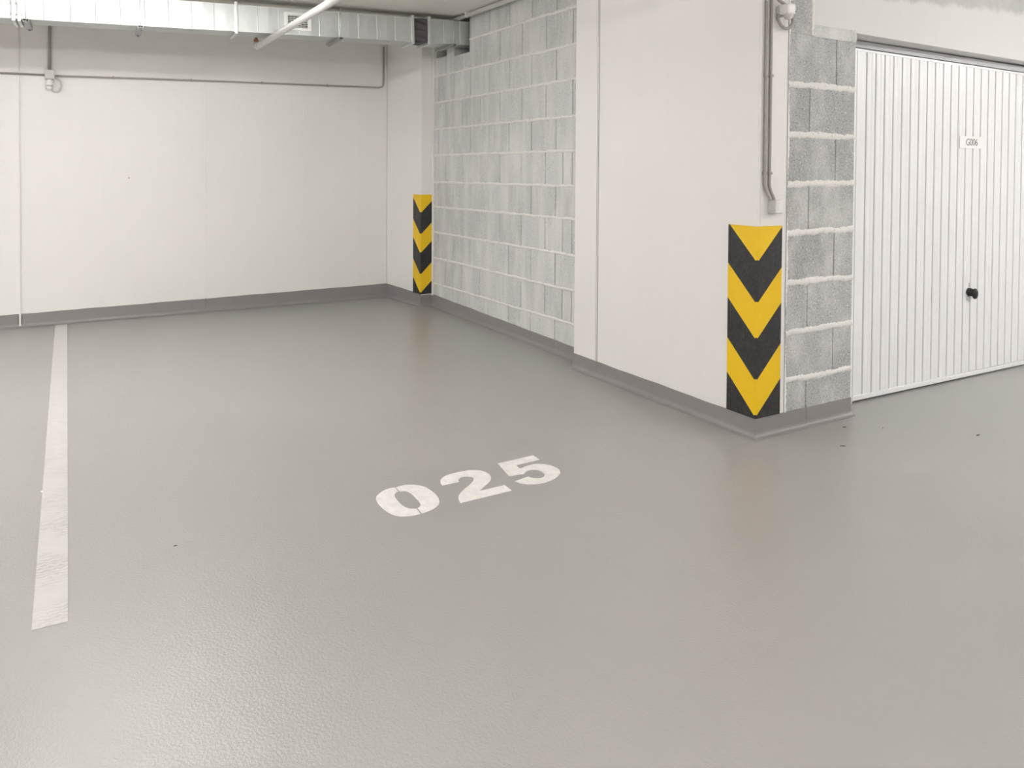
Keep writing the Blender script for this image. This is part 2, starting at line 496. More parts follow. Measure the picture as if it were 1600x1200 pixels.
# ------------------------------------------------------------------ block pier between pillar and garage door
def P_front(u, z, d): return (u, 2.80 - d, z)
ZF = [.266, .5245, .788, 1.058, 1.318, 1.579, 1.8465, 2.108]
def zfront(n, u): return ZF[n] if n < len(ZF) else 9
def jfront(n): return [3.523] if n % 2 == 0 else [3.741]
block_wall('wall_blocks_front', P_front, 3.352, 3.905, zfront, jfront, .0045, [], [M_block_front, M_mortar, M_joint], .10, .034, 2.118, .001)
b = MB()   # irregular white filler strip between pillar and blocks
N = 200; k = 0
for i in range(N + 1):
    z = .10 + (2.30 - .10) * i / N
    wv = .357 + .006 * math.sin(z * 9) + random.uniform(-.0035, .0035)
    for x, y in ((3.346, 2.7975), (3.0 + wv - .004, 2.7945), (3.0 + wv, 2.7985)):
        b.v.append((x + (0.004 if False else 0), y, z))
for i in range(N):
    for j in range(2):
        a = i * 3 + j; b.f.append((a, a + 3, a + 4, a + 1)); b.m.append(0); b.sm.append(True)
T(b.build('trim_6', M_mortar), kind='structure')
# narrow block column carried up beside the beam
b = MB()
b.box((3.356, 2.80, 2.118), (3.532, 2.93, 2.777), 0)
T(b.build('wall_blocks_upper', [M_block_front]), kind='structure')

# ------------------------------------------------------------------ beam over the garage door
b = MB()
zb0, zb1 = 2.168, 2.125
b.hexa([(3.545, 2.80, 2.168), (6.719, 2.80, zb1), (6.719, 3.05, zb1), (3.545, 3.05, 2.168), (3.545, 2.80, 2.777), (6.719, 2.80, 2.777), (6.719, 3.05, 2.777), (3.545, 3.05, 2.777)])
T(b.build('wall_beam', M_beam, bevel=.004), kind='structure')
b = MB()   # rough mortar levelling bed between blocks and beam
N = 60
for i in range(N + 1):
    x = 3.538 + (3.905 - 3.538) * i / N
    for z, d in ((2.112, .002), (2.128, .004 + random.uniform(0, .001)), (2.150, .0035 + random.uniform(0, .0012)), (2.176 + random.uniform(-.003, .003), .001), (2.180, -.004)):
        b.v.append((x, 2.80 - d, z))
for i in range(N):
    for j in range(4):
        a = i * 5 + j; b.f.append((a, a + 5, a + 6, a + 1)); b.m.append(0); b.sm.append(True)
b.box((3.536, 2.802, 2.110), (3.905, 2.90, 2.17))
T(b.build('trim_7', M_block_bay), kind='structure')
b = MB()   # white joint beside the upper blocks
N = 60
for i in range(N + 1):
    z = 2.118 + (2.77 - 2.118) * i / N
    for x, d in ((3.527 + random.uniform(-.003, .003), .001), (3.535, .004), (3.545 + random.uniform(-.002, .002), .003), (3.552, 0)):
        b.v.append((x, 2.80 - d, z))
for i in range(N):
    for j in range(3):
        a = i * 4 + j; b.f.append((a, a + 4, a + 5, a + 1)); b.m.append(0); b.sm.append(True)
T(b.build('trim_8', M_mortar), kind='structure')

# pier on the far side of the garage door (just outside the photograph), and enclosing walls
b = MB(); b.box((6.72, 2.80, 0), (7.4, 3.05, 2.777)); T(b.build('wall_far_pier', M_wall), kind='structure')
b = MB(); b.box((7.4, 2.84, 0), (9.2, 3.05, 2.777)); T(b.build('wall_front', M_wall), kind='structure')
b = MB(); b.box((3.70, 7.9, 0), (9.2, 8.1, 2.777)); T(b.build('wall_garage_back', M_wall), kind='structure')
b = MB(); b.box((9.0, -5.2, 0), (9.2, 8.1, 2.777)); T(b.build('wall_right', M_wall), kind='structure')
b = MB(); b.box((-5.7, -5.2, 0), (-5.5, 7.86, 2.60)); T(b.build('wall_left', M_wall), kind='structure')
b = MB(); b.box((-5.5, -5.2, 0), (9.0, -5.0, 2.60)); T(b.build('wall_rear', M_wall), kind='structure')

# ------------------------------------------------------------------ skirting: grey coat turned up the walls with a cove
def offset_path(path, d):
    n = len(path); out = []
    for i in range(n):
        ns = []
        for a, c in ((i - 1, i), (i, i + 1)):
            if a < 0 or c >= n: continue
            t = Vector((path[c][0] - path[a][0], path[c][1] - path[a][1])).normalized()
            ns.append(Vector((t.y, -t.x)))      # room lies to the right of the walking direction
        if len(ns) == 1: o = ns[0] * d
        else:
            m = (ns[0] + ns[1]); o = m * (d / (1 + ns[0].dot(ns[1])))
        out.append((path[i][0] + o.x, path[i][1] + o.y))
    return out
PROF = [(0.0, 'top'), (.004, 'top'), (.0045, .030), (.007, .018), (.013, .008), (.022, .0025), (.030, .0006)]
OFF = {d: offset_path(PATH, d) for d, _ in PROF}
SK = [('baseboard_back', 0, .075, .140, [1.259]), ('baseboard_column_side', 1, .140, .124, []), ('baseboard_column_front', 2, .106, .106, []),
      ('baseboard_blocks', 3, .112, .093, [6.295, 5.22, 4.865]), ('baseboard_pillar_return', 4, .1, .1, []),
      ('baseboard_pillar', 5, .102, .101, [4.158]), ('baseboard_front', 6, .101, .101, [3.523]), ('baseboard_reveal', 7, .101, .101, [])]
for name, i, h0, h1, cuts in SK:
    L = (Vector(PATH[i + 1]) - Vector(PATH[i])).length
    ax = 0 if abs(PATH[i + 1][0] - PATH[i][0]) > abs(PATH[i + 1][1] - PATH[i][1]) else 1
    ts = [0.0]
    for c in cuts:
        pass
    ts.append(1.0)
    b = MB()
    for si in range(0, len(ts), 2):
        t0, t1 = ts[si], ts[si + 1]
        nn = max(1, int((t1 - t0) * L / .03))
        k = len(b.v)
        for q in range(nn + 1):
            t = t0 + (t1 - t0) * q / nn
            for d, z in PROF:
                p0, p1 = OFF[d][i], OFF[d][i + 1]
                x = p0[0] + (p1[0] - p0[0]) * t; y = p0[1] + (p1[1] - p0[1]) * t
                zz = (h0 + (h1 - h0) * t + (.0012 * math.sin(t * L * 9) + .0008 * math.sin(t * L * 23))) if z == 'top' else z
                b.v.append((x, y, zz))
        m = len(PROF)
        for q in range(nn):
            for j in range(m - 1):
                a = k + q * m + j
                b.f.append((a, a + m, a + m + 1, a + 1)); b.m.append(0); b.sm.append(j > 1)
    if cuts:   # dark groove showing in the joints
        for c in cuts:
            t = (c - PATH[i][ax]) / (PATH[i + 1][ax] - PATH[i][ax])
            p0, p1 = OFF[.004][i], OFF[.004][i + 1]
            q0, q1 = PATH[i], PATH[i + 1]
            A = Vector((q0[0] + (q1[0] - q0[0]) * t, q0[1] + (q1[1] - q0[1]) * t)); B = Vector((p0[0] + (p1[0] - p0[0]) * t, p0[1] + (p1[1] - p0[1]) * t))
            n = (B - A); tt = Vector((n.y, -n.x)).normalized() * .0016; B = A + n * 1.15
            b.hexa([(*(A - tt), .026), (*(A + tt), .026), (*(B + tt), .026), (*(B - tt), .026), (*(A - tt), h1 * .96), (*(A + tt), h1 * .96), (*(B + tt), h1 * .96), (*(B - tt), h1 * .96)], 1)
    T(b.build(name, [M_skirt, M_joint]), kind='structure')

# ------------------------------------------------------------------ garage door
DY = 2.935
def dy(x): return DY - .018 * (x - 4.11)
def dtop(x): return 2.113 - .0165 * (x - 4.11)
door = empty('door_1', (4.11, DY, 0)); T(door, kind='structure')
def DP(x, y, z): return (x - 4.11, y - DY, z)
X0, X1 = 4.10, 6.60
b = MB()
pitch = .0855
prof = []   # (x, depth)
x = X0 + .012
prof.append((x, 0))
g = 4.197
while g < X1 - .03:
    prof += [(g - .0075, 0), (g - .0045, .012), (g + .0045, .012), (g + .0070, 0), (g + .024, -.0006), (g + pitch * .5, .0012), (g + pitch - .024, -.0006)]
    g += pitch
prof.append((X1 - .012, 0))
zb = .040
for (xa, da), (xc, dc) in zip(prof[:-1], prof[1:]):
    mi = 1 if (da > .006 and dc > .006) else 0
    b.face([DP(xa, dy(xa) + da, zb), DP(xc, dy(xc) + dc, zb), DP(xc, dy(xc) + dc, dtop(xc) - .014), DP(xa, dy(xa) + da, dtop(xa) - .014)], mi)
leaf = b.build('door_leaf', [M_door, M_groove], door, fix=False)
b = MB()    # bottom rail
b.hexa([DP(X0, dy(X0) - .006, .012), DP(X1, dy(X1) - .006, .006), DP(X1, dy(X1) + .03, .006), DP(X0, dy(X0) + .03, .012),
        DP(X0, dy(X0) - .006, .040), DP(X1, dy(X1) - .006, .034), DP(X1, dy(X1) + .03, .040), DP(X0, dy(X0) + .03, .040)])
b.build('bottom_rail', M_door, door, bevel=.002)
b = MB()
b.hexa([DP(X0, dy(X0) - .003, dtop(X0) - .016), DP(X1, dy(X1) - .003, dtop(X1) - .016), DP(X1, dy(X1) + .03, dtop(X1) - .016), DP(X0, dy(X0) + .03, dtop(X0) - .016),
        DP(X0, dy(X0) - .003, dtop(X0)), DP(X1, dy(X1) - .003, dtop(X1)), DP(X1, dy(X1) + .03, dtop(X1)), DP(X0, dy(X0) + .03, dtop(X0))])
b.build('top_rail', M_door, door, bevel=.002)
b = MB()
b.box(DP(X0 - .0, DY - .008, .012), DP(X0 + .012, DY + .03, 2.10)); b.box(DP(X1 - .012, dy(X1) - .006, .012), DP(X1, dy(X1) + .03, dtop(X1)))
b.build('side_rail', M_door, door, bevel=.001)
b = MB()    # steel head frame with a recessed shadow line over it
for (z0, z1, d0) in ((.0035, .0435, -.012),):
    b.hexa([DP(3.93, dy(3.93) + d0, dtop(3.93) + z0), DP(6.70, dy(6.7) + d0, dtop(6.7) + z0), DP(6.70, dy(6.7) + .04, dtop(6.7) + z0), DP(3.93, dy(3.93) + .04, dtop(3.93) + z0),
            DP(3.93, dy(3.93) + d0, dtop(3.93) + z1), DP(6.70, dy(6.7) + d0, dtop(6.7) + z1), DP(6.70, dy(6.7) + .04, dtop(6.7) + z1), DP(3.93, dy(3.93) + .04, dtop(3.93) + z1)])
b.build('head_frame', M_frame, door, bevel=.002)
b = MB()
b.box(DP(3.905, DY - .008, 0.0), DP(4.096, DY + .04, 2.113)); b.box(DP(6.606, dy(6.6) - .01, 0.0), DP(6.72, dy(6.6) + .04, 2.07))
b.build('side_frame', M_door, door, bevel=.002)
b = MB(); b.box(DP(3.90, DY + .045, .0), DP(6.75, DY + .055, 2.20))
b.build('gap_shade_sheet', M_dark, door)  # dark sheet behind the leaf, stands in for shade in the door gaps
# number plate
pl = MB(); pl.box(DP(5.150, dy(5.15) - .0065, 1.540), DP(5.415, dy(5.15) - .003, 1.622))
plate = pl.build('number_plate', M_plate, door, bevel=.001)
fc = bpy.data.curves.new('plate_text', 'FONT'); fc.body = 'G006'; fc.size = .066; fc.extrude = .0004; fc.space_character = .93
fo = bpy.data.objects.new('tmp_text', fc); C.objects.link(fo)
dg = bpy.context.evaluated_depsgraph_get(); dg.update()
me = bpy.data.meshes.new_from_object(fo.evaluated_get(dg))
bpy.data.objects.remove(fo)
xs_ = [v.co.x for v in me.vertices]; wtx = max(xs_) - min(xs_)
sx = .137 / wtx
for v in me.vertices:
    x, y, z = v.co
    v.co = (5.222 - 4.11 + (x - min(xs_)) * sx, dy(5.15) - .0068 - DY - z, 1.560 + y * .98)
me.materials.clear(); me.materials.append(M_ink)
tx = bpy.data.objects.new('lettering', me); C.objects.link(tx); tx.parent = plate; T(tx, 'grey door number lettering')
# handle: black neck and oval knob; lock below
h = MB()
hx, hz = 5.296, .580
h.tube([DP(hx - .006, dy(hx) + .006, hz), DP(hx - .003, dy(hx) - .012, hz - .002), DP(hx + .000, dy(hx) - .022, hz - .004), DP(hx + .002, dy(hx) - .030, hz - .005)], .02, 20, radii=[.028, .027, .025, .025])
def knob(u, v):
    th = PI * u; ph = 2 * PI * v
    return DP(hx + .004 + .030 * math.sin(th) * math.cos(ph), dy(hx) - .038 - .014 * math.cos(th), hz - .010 + .036 * math.sin(th) * math.sin(ph))
h.grid(knob, 12, 24)
hd = h.build('door_handle', M_black, door); T(hd, 'black turning handle')
lk = MB(); lk.tube([DP(hx - .012, dy(hx) + .012, .538), DP(hx - .012, dy(hx) - .010, .538)], .016, 20)
lk.build('lock_cylinder', M_steel, hd, bevel=.001)
lk = MB(); lk.box(DP(hx - .006, dy(hx) - .004, .614), DP(hx - .001, dy(hx) + .002, .640))
lk.build('key_slot', M_frame, hd)

# ------------------------------------------------------------------ corner guards
def guard(name, loc, dirL, wl, wr, label):
    """L-shaped rubber guard, origin on the wall corner at its bottom. dirL: unit vector of the left leg, the right leg runs along +x."""
    t = .010; hgt = .995
    b = MB(); n = 12
    L = Vector(dirL).normalized(); out = Vector((-L.y, L.x)) if L.y > 0 else Vector((L.y, -L.x))   # outward of the left leg (towards -x)
    if out.x > 0: out = -out
    a1 = L * wl + out * t; a0 = L * wl + out * .0015
    # arc round the corner
    arc = []
    th0 = math.atan2(out.y, out.x); th1 = -PI / 2
    if th0 > 0: th0 -= 2 * PI
    for i in range(7):
        th = th0 + (th1 - th0) * i / 6
        arc.append(Vector((math.cos(th), math.sin(th))) * t)
    ring = [a0, a1] + arc + [Vector((wr, -t)), Vector((wr, -.0015)), Vector((-.0015, -.0015)) * 1.0]
    k = len(b.v)
    for z in (0, hgt):
        b.v += [(p.x, p.y, z) for p in ring]
    m = len(ring)
    for i in range(m):
        j = (i + 1) % m
        b.f.append((i, j, j + m, i + m)); b.m.append(0); b.sm.append(False)
    b.f.append(tuple(range(m))[::-1]); b.m.append(0); b.sm.append(False)
    b.f.append(tuple(range(m, 2 * m))); b.m.append(0); b.sm.append(False)
    o = b.build(name, M_guard)
    o.location = loc
    T(o, label, 'corner guard', 'chevron corner guards')
    return o
guard('corner_guard', (3.129, 2.799, .104), (0, 1), .19, .175, 'large yellow and black chevron corner guard on the near pillar beside the grey blocks')
L2 = Vector((3.085 - 3.173, 7.84 - 7.14)).normalized()
guard('corner_guard', (3.171, 7.138, .120), L2, .135, .122, 'small distant yellow and black chevron corner guard on the far corner column')
b = MB()
for zz in (.93, .55, .12):
    pass

# ------------------------------------------------------------------ paint on the floor
b = MB(); zt = .0012
b.hexa([(-.060, 2.712, 0.0002), (.035, 2.712, 0.0002), (.109, 7.805, 0.0002), (.018, 7.800, 0.0002), (-.060, 2.712, zt), (.035, 2.712, zt), (.109, 7.805, zt), (.018, 7.800, zt)])
T(b.build('parking_line', M_line), 'long white painted line on the grey floor at the left side of the bay', 'parking line')

Z_L = [(1.278, 3.145, 1), (1.258, 3.147, 0), (1.235, 3.143, 0), (1.211, 3.13, 0), (1.19, 3.112, 0), (1.175, 3.095, 0), (1.165, 3.073, 0), (1.16, 3.052, 0), (1.156, 3.022, 0), (1.156, 2.989, 0), (1.158, 2.954, 0), (1.164, 2.92, 0), (1.172, 2.895, 0), (1.184, 2.878, 0), (1.198, 2.867, 0), (1.217, 2.859, 0), (1.239, 2.852, 0), (1.27, 2.851, 1), (1.275, 2.904, 1), (1.264, 2.91, 0), (1.251, 2.919, 0), (1.242, 2.937, 0), (1.238, 2.962, 0), (1.236, 2.99, 0), (1.238, 3.026, 0), (1.242, 3.054, 0), (1.246, 3.069, 0), (1.254, 3.083, 0), (1.265, 3.093, 0), (1.275, 3.097, 1)]
Z_R = [(1.283, 3.144, 1), (1.308, 3.147, 0), (1.33, 3.146, 0), (1.351, 3.136, 0), (1.369, 3.122, 0), (1.384, 3.104, 0), (1.395, 3.082, 0), (1.4, 3.048, 0), (1.402, 3.007, 0), (1.399, 2.967, 0), (1.389, 2.929, 0), (1.379, 2.908, 0), (1.365, 2.889, 0), (1.344, 2.873, 0), (1.319, 2.861, 0), (1.299, 2.856, 0), (1.276, 2.851, 1), (1.281, 2.907, 1), (1.294, 2.915, 0), (1.303, 2.927, 0), (1.309, 2.945, 0), (1.312, 2.968, 0), (1.313, 2.997, 0), (1.314, 3.03, 0), (1.313, 3.058, 0), (1.306, 3.08, 0), (1.293, 3.09, 0), (1.279, 3.096, 1)]
TWO = [(1.466, 3.059, 1), (1.468, 3.077, 0), (1.477, 3.104, 0), (1.489, 3.124, 0), (1.511, 3.142, 0), (1.537, 3.154, 0), (1.566, 3.158, 0), (1.596, 3.16, 0), (1.624, 3.158, 0), (1.653, 3.151, 0), (1.674, 3.14, 0), (1.692, 3.123, 0), (1.702, 3.101, 0), (1.705, 3.072, 0), (1.699, 3.044, 0), (1.688, 3.02, 0), (1.672, 2.999, 0), (1.647, 2.978, 0), (1.614, 2.955, 0), (1.58, 2.929, 1), (1.706, 2.929, 1), (1.703, 2.863, 1), (1.455, 2.862, 1), (1.46, 2.885, 0), (1.471, 2.914, 0), (1.485, 2.936, 0), (1.504, 2.955, 0), (1.533, 2.979, 0), (1.565, 3.002, 0), (1.591, 3.023, 0), (1.61, 3.042, 0), (1.62, 3.059, 0), (1.622, 3.076, 0), (1.612, 3.089, 0), (1.598, 3.097, 0), (1.581, 3.099, 0), (1.566, 3.092, 0), (1.555, 3.08, 0), (1.547, 3.058, 1)]
FIVE = [(1.802, 3.161, 1), (2.002, 3.165, 1), (2.0, 3.102, 1), (1.869, 3.098, 1), (1.863, 3.081, 0), (1.862, 3.062, 0), (1.867, 3.055, 1), (1.897, 3.065, 0), (1.925, 3.069, 0), (1.951, 3.067, 0), (1.972, 3.057, 0), (1.991, 3.042, 0), (2.005, 3.018, 0), (2.012, 2.992, 0), (2.013, 2.965, 0), (2.005, 2.937, 0), (1.991, 2.916, 0), (1.969, 2.897, 0), (1.94, 2.88, 0), (1.906, 2.868, 0), (1.872, 2.863, 0), (1.841, 2.866, 0), (1.817, 2.875, 0), (1.795, 2.888, 0), (1.778, 2.905, 0), (1.77, 2.925, 0), (1.765, 2.944, 1), (1.846, 2.957, 1), (1.849, 2.942, 0), (1.859, 2.929, 0), (1.873, 2.92, 0), (1.888, 2.915, 0), (1.903, 2.919, 0), (1.918, 2.933, 0), (1.926, 2.95, 0), (1.929, 2.974, 0), (1.924, 2.995, 0), (1.911, 3.008, 0), (1.892, 3.016, 0), (1.872, 3.013, 0), (1.852, 2.999, 0), (1.842, 2.992, 1), (1.819, 2.997, 0), (1.796, 2.998, 0), (1.783, 3.001, 0), (1.773, 3.006, 1)]
def outline(pts):
    n = len(pts); out = []
    for i in range(n):
        p1, p2 = pts[i], pts[(i + 1) % n]
        a = Vector(p1[:2]); c = Vector(p2[:2])
        if p1[2] and p2[2]: out.append(a); continue
        p0 = a if p1[2] else Vector(pts[i - 1][:2]); p3 = c if p2[2] else Vector(pts[(i + 2) % n][:2])
        for k in range(4):
            t = k / 4
            out.append(0.5 * ((2 * a) + (c - p0) * t + (2 * p0 - 5 * a + 4 * c - p3) * t * t + (3 * a - p0 - 3 * c + p3) * t ** 3))
    return out
bay = empty('bay_number', (1.58, 3.0, 0))
T(bay, 'white stencilled number 025 painted on the grey floor', 'number')
for nm, shapes, lab in (('digit', [Z_L, Z_R], 'white digit zero split by a stencil gap'), ('digit', [TWO], 'white digit two'), ('digit', [FIVE], 'white digit five')):
    me = bpy.data.meshes.new(nm); bm = bmesh.new()
    for sh in shapes:
        P = outline(sh)
        top = [bm.verts.new((p.x - 1.58, p.y - 3.0, .0013)) for p in P]
        bot = [bm.verts.new((p.x - 1.58, p.y - 3.0, .0002)) for p in P]
        n = len(P)
        bm.faces.new(top)
        for i in range(n): bm.faces.new((top[i], top[(i + 1) % n], bot[(i + 1) % n], bot[i]))
    bmesh.ops.recalc_face_normals(bm, faces=bm.faces)
    bmesh.ops.triangulate(bm, faces=[f for f in bm.faces if len(f.verts) > 4])
    for f in bm.faces:
        if abs(f.normal.z) > .9 and f.normal.z < 0: f.normal_flip()
    bm.to_mesh(me); bm.free(); me.materials.append(M_digit)
    o = bpy.data.objects.new(nm, me); C.objects.link(o); o.parent = bay; T(o, lab)

# crumbs of grit on the floor
grit = [((3.687, 2.68), .012, 'dark fleck of dirt on the floor along the skirting of the block pier'),
        ((3.856, 2.566), .008, 'tiny dark fleck of dirt on the floor in front of the pier end'),
        ((3.429, 2.499), .016, 'dark sliver of dirt on the floor below the near pillar'),
        ((4.193, 2.247), .020, 'dark sliver of dirt on the floor in front of the garage door'),
        ((.383, 3.059), .007, 'dark crumb on the floor right of the white line end')]
for (x, y), s, lab in grit:
    b = MB(); n = 9; rs = [random.uniform(.6, 1.2) for _ in range(n)]
    k = 0
    for z, f_ in ((0.0003, 1), (.0022, .8), (.003, .3)):
        for i in range(n):
            an = 2 * PI * i / n
            b.v.append((s * rs[i] * f_ * math.cos(an), s * .32 * rs[i] * f_ * math.sin(an), z))
    for l in range(2):
        for i in range(n):
            j = (i + 1) % n; b.f.append((l * n + i, l * n + j, l * n + n + j, l * n + n + i)); b.m.append(0); b.sm.append(False)
    b.f.append(tuple(range(2 * n, 3 * n))); b.m.append(0); b.sm.append(False)
    b.f.append(tuple(range(n))[::-1]); b.m.append(0); b.sm.append(False)
    o = b.build('dirt_fleck', plain('dirt', (.07, .06, .055), .8)); o.location = (x, y, 0); o.rotation_euler = (0, 0, random.uniform(-.6, .6))
    T(o, lab, 'dirt', 'flecks of dirt on the floor')

# ------------------------------------------------------------------ ventilation duct
DR = (3.29, 6.40, 2.518)
duct = empty('ventilation_duct', DR, (0, -.0262, -.040))
T(duct, 'long rectangular galvanised air duct under the ceiling along the back wall', 'air duct')
DH, DD = .214, .25
secs = [(-7.5, -5.0), (-5.0, -3.50), (-3.50, -2.02), (-2.02, -.515), (-.378, .42)]
for s0, s1 in secs:
    b = MB()
    nseg = max(2, round((s1 - s0) / .165)); dx = (s1 - s0) / nseg
    xsn = []
    for i in range(nseg):
        a = s0 + i * dx
        xsn += [(a, 0)] if i == 0 else [(a - .004, 0), (a, -.0025), (a + .004, 0)]
        xsn += [(a + dx * .5, -.003 if i % 2 else -.0015)]
    xsn.append((s1, 0))
    for (xa, da), (xc, dc) in zip(xsn[:-1], xsn[1:]):
        b.face([(xa, da, 0), (xc, dc, 0), (xc, dc, DH), (xa, da, DH)])
        b.face([(xa, da, 0), (xa, DD, 0), (xc, DD, 0), (xc, dc, 0)])
        b.face([(xa, da, DH), (xc, dc, DH), (xc, DD, DH), (xa, DD, DH)])
    b.face([(s0, DD, 0), (s0, DD, DH), (s1, DD, DH), (s1, DD, 0)])
    b.face([(s0, 0, 0), (s0, 0, DH), (s0, DD, DH), (s0, DD, 0)]); b.face([(s1, 0, 0), (s1, DD, 0), (s1, DD, DH), (s1, 0, DH)])
    b.build('duct_section', M_galv, duct)
def flange(x, wdt=.022, p=.020, bolts=False, mat=M_steel):
    b = MB()
    x0, x1 = x - wdt / 2, x + wdt / 2
    b.box((x0, -p, -p), (x1, .004, DH + p)); b.box((x0, DD - .004, -p), (x1, DD + p, DH + p))
    b.box((x0, .004, -p), (x1, DD - .004, 0.002)); b.box((x0, .004, DH - .002), (x1, DD - .004, DH + p))
    o = b.build('flange', mat, duct, bevel=.003)
    if bolts:
        for z in (.03, DH / 2, DH - .03):
            c = MB(); c.tube([(x0 - .006, -p * .55, z), (x1 + .006, -p * .55, z)], .006, 8)
            c.build('bolt', M_steel, o)
    return o
flange(-5.0); flange(-3.52, bolts=True); flange(-3.485, bolts=True); flange(-2.02); flange(-.525, .026); flange(-.368, .026)
b = MB()   # flexible connector, puckered
b.grid(lambda u, v: (-.515 + .137 * u, .012 + .012 * math.sin(v * 21 + u * 3) * math.sin(PI * u), .0 + v * DH), 10, 24)
b.grid(lambda u, v: (-.515 + .137 * u, .012 + v * (DD - .02), .006 + .006 * math.sin(v * 15) * math.sin(PI * u)), 10, 16)
b.grid(lambda u, v: (-.515 + .137 * u, .012 + v * (DD - .02), DH - .006), 4, 4)
b.build('flexible_connector', M_flex, duct)
# grille in the duct face
gx0, gx1, gz0, gz1 = 1.646 - 3.29, 1.868 - 3.29, .035, .183
b = MB(); fr = .030
b.box((gx0, -.012, gz0), (gx0 + fr, 0, gz1)); b.box((gx1 - fr, -.012, gz0), (gx1, 0, gz1))
b.box((gx0 + fr, -.012, gz0), (gx1 - fr, 0, gz0 + fr * .8)); b.box((gx0 + fr, -.012, gz1 - fr * .8), (gx1 - fr, 0, gz1))
gr = b.build('air_grille', M_white, duct, bevel=.002)
b = MB(); b.box((gx0 + fr, -.0055, gz0 + fr * .8), (gx1 - fr, -.004, gz1 - fr * .8)); b.build('grille_opening', M_dark, gr)
b = MB(); nz = 7; hz_ = (gz1 - gz0 - fr * 1.6) / nz
for i in range(nz):
    z = gz0 + fr * .8 + (i + .5) * hz_
    b.hexa([(gx0 + fr, -.011, z - .002), (gx1 - fr, -.011, z - .002), (gx1 - fr, -.006, z + .003), (gx0 + fr, -.006, z + .003),
            (gx0 + fr, -.011, z + .000), (gx1 - fr, -.011, z + .000), (gx1 - fr, -.006, z + .005), (gx0 + fr, -.006, z + .005)])
for i in range(1, 6):
    x = gx0 + fr + (gx1 - gx0 - 2 * fr) * i / 6
    b.box((x - .001, -.0075, gz0 + fr * .8), (x + .001, -.0055, gz1 - fr * .8))
b.build('grille_slats', M_white, gr)

# hangers: threaded rods holding a channel under the duct
def hanger(x, lab, proto=None):
    if proto is None:
        h = empty('duct_hanger', (0, 0, 0))
        b = MB()   # C channel running back under the duct
        y0, y1, wd, hh, t = -.055, .36, .038, .022, .003
        b.box((-wd / 2, y0, -hh), (wd / 2, y1, -hh + t)); b.box((-wd / 2, y0, -hh + t), (-wd / 2 + t, y1, 0)); b.box((wd / 2 - t, y0, -hh + t), (wd / 2, y1, 0))
        b.box((-wd / 2 + t, y0, -t), (-wd / 2 + t * 2.5, y1, 0)); b.box((wd / 2 - t * 2.5, y0, -t), (wd / 2 - t, y1, 0))
        b.build('channel', M_steel_dk, h)
        for y in (-.032, .33):
            c = MB(); c.tube([(0, y, -.03), (0, y, .242)], .0032, 8); r = c.build('threaded_rod', M_steel, h)
            n_ = MB(); n_.tube([(0, y, -.032), (0, y, -.023)], .009, 6); n_.build('nut', M_steel_dk, r)
    else:
        h = proto.copy(); C.objects.link(h)
        for ch in list(proto.children):
            c = ch.copy(); C.objects.link(c); c.parent = h
            for gch in ch.children:
                d = gch.copy(); C.objects.link(d); d.parent = c
    lx = x - 3.29
    h.location = (x, 6.40 - .040 * lx, 2.516 + .0262 * lx)
    h.rotation_euler = (0, 0, -.040)
    T(h, lab, 'duct hanger', 'duct hangers')
    return h
h1 = hanger(3.150, 'steel channel hanger holding the duct just before the block wall')
hanger(2.105, 'steel channel hanger under the duct, right of the air grille', h1)
hanger(.580, 'steel channel hanger under the bright left part of the duct', h1)
hanger(-.15, 'steel channel hanger under the bolted duct joint at the far left', h1)

# ------------------------------------------------------------------ white pipe with nozzle passing under the duct
sp = empty('sprinkler_pipe', (1.535, 6.96, 2.425)); T(sp, 'white pipe running under the duct and ending in a small upturned nozzle', 'pipe')
b = MB(); b.tube([(0, -.03, 0), (-.03, -4.2, .012)], .0255, 24); b.build('pipe', M_pipe, sp)
b = MB(); b.tube([(0, -.05, 0)] + [(0, -.02 + .035 * math.sin(a), .035 - .035 * math.cos(a)) for a in [PI / 2 * i / 8 for i in range(9)]] + [(0, .015, .045)], .0255, 20)
b.build('elbow', M_steel, sp)
b = MB(); b.tube([(0, .015, .045), (0, .015, .058), (0, .015, .085), (0, .015, .105)], .01, 16, radii=[.022, .022, .009, .005]); b.tube([(0, .015, .105), (0, .015, .108)], .012, 16)
b.build('nozzle', M_brass, sp)
b = MB(); b.tube([(0, -.145, 0), (0, -.120, 0)], .030, 24); b.tube([(0, -.132, .028), (0, -.132, .318)], .004, 8)
b.build('clamp', M_steel, sp)
b = MB(); b.tube([(-.02, -3.0, .01), (-.02, -2.975, .01)], .030, 24); b.tube([(-.02, -2.987, .028), (-.02, -2.987, .314)], .004, 8)
b.build('clamp', M_steel, sp)

# pipe hugging the block wall under the ceiling
pw = empty('ceiling_pipe', (3.205, 6.56, 2.750)); T(pw, 'slim white pipe under the ceiling along the top of the block wall', 'pipe')
b = MB(); b.tube([(0, 0, 0), (0, -1.9, .004), (-.02, -3.9, .004)], .019, 20); b.build('pipe', M_pipe, pw)
for y in (-.34, -1.5):
    b = MB(); b.box((-.022, y - .007, -.003), (.022, y + .007, .0278)); b.tube([(0, y - .006, .001), (0, y + .006, .001)], .0215, 20); b.build('pipe_clip', M_white, pw)

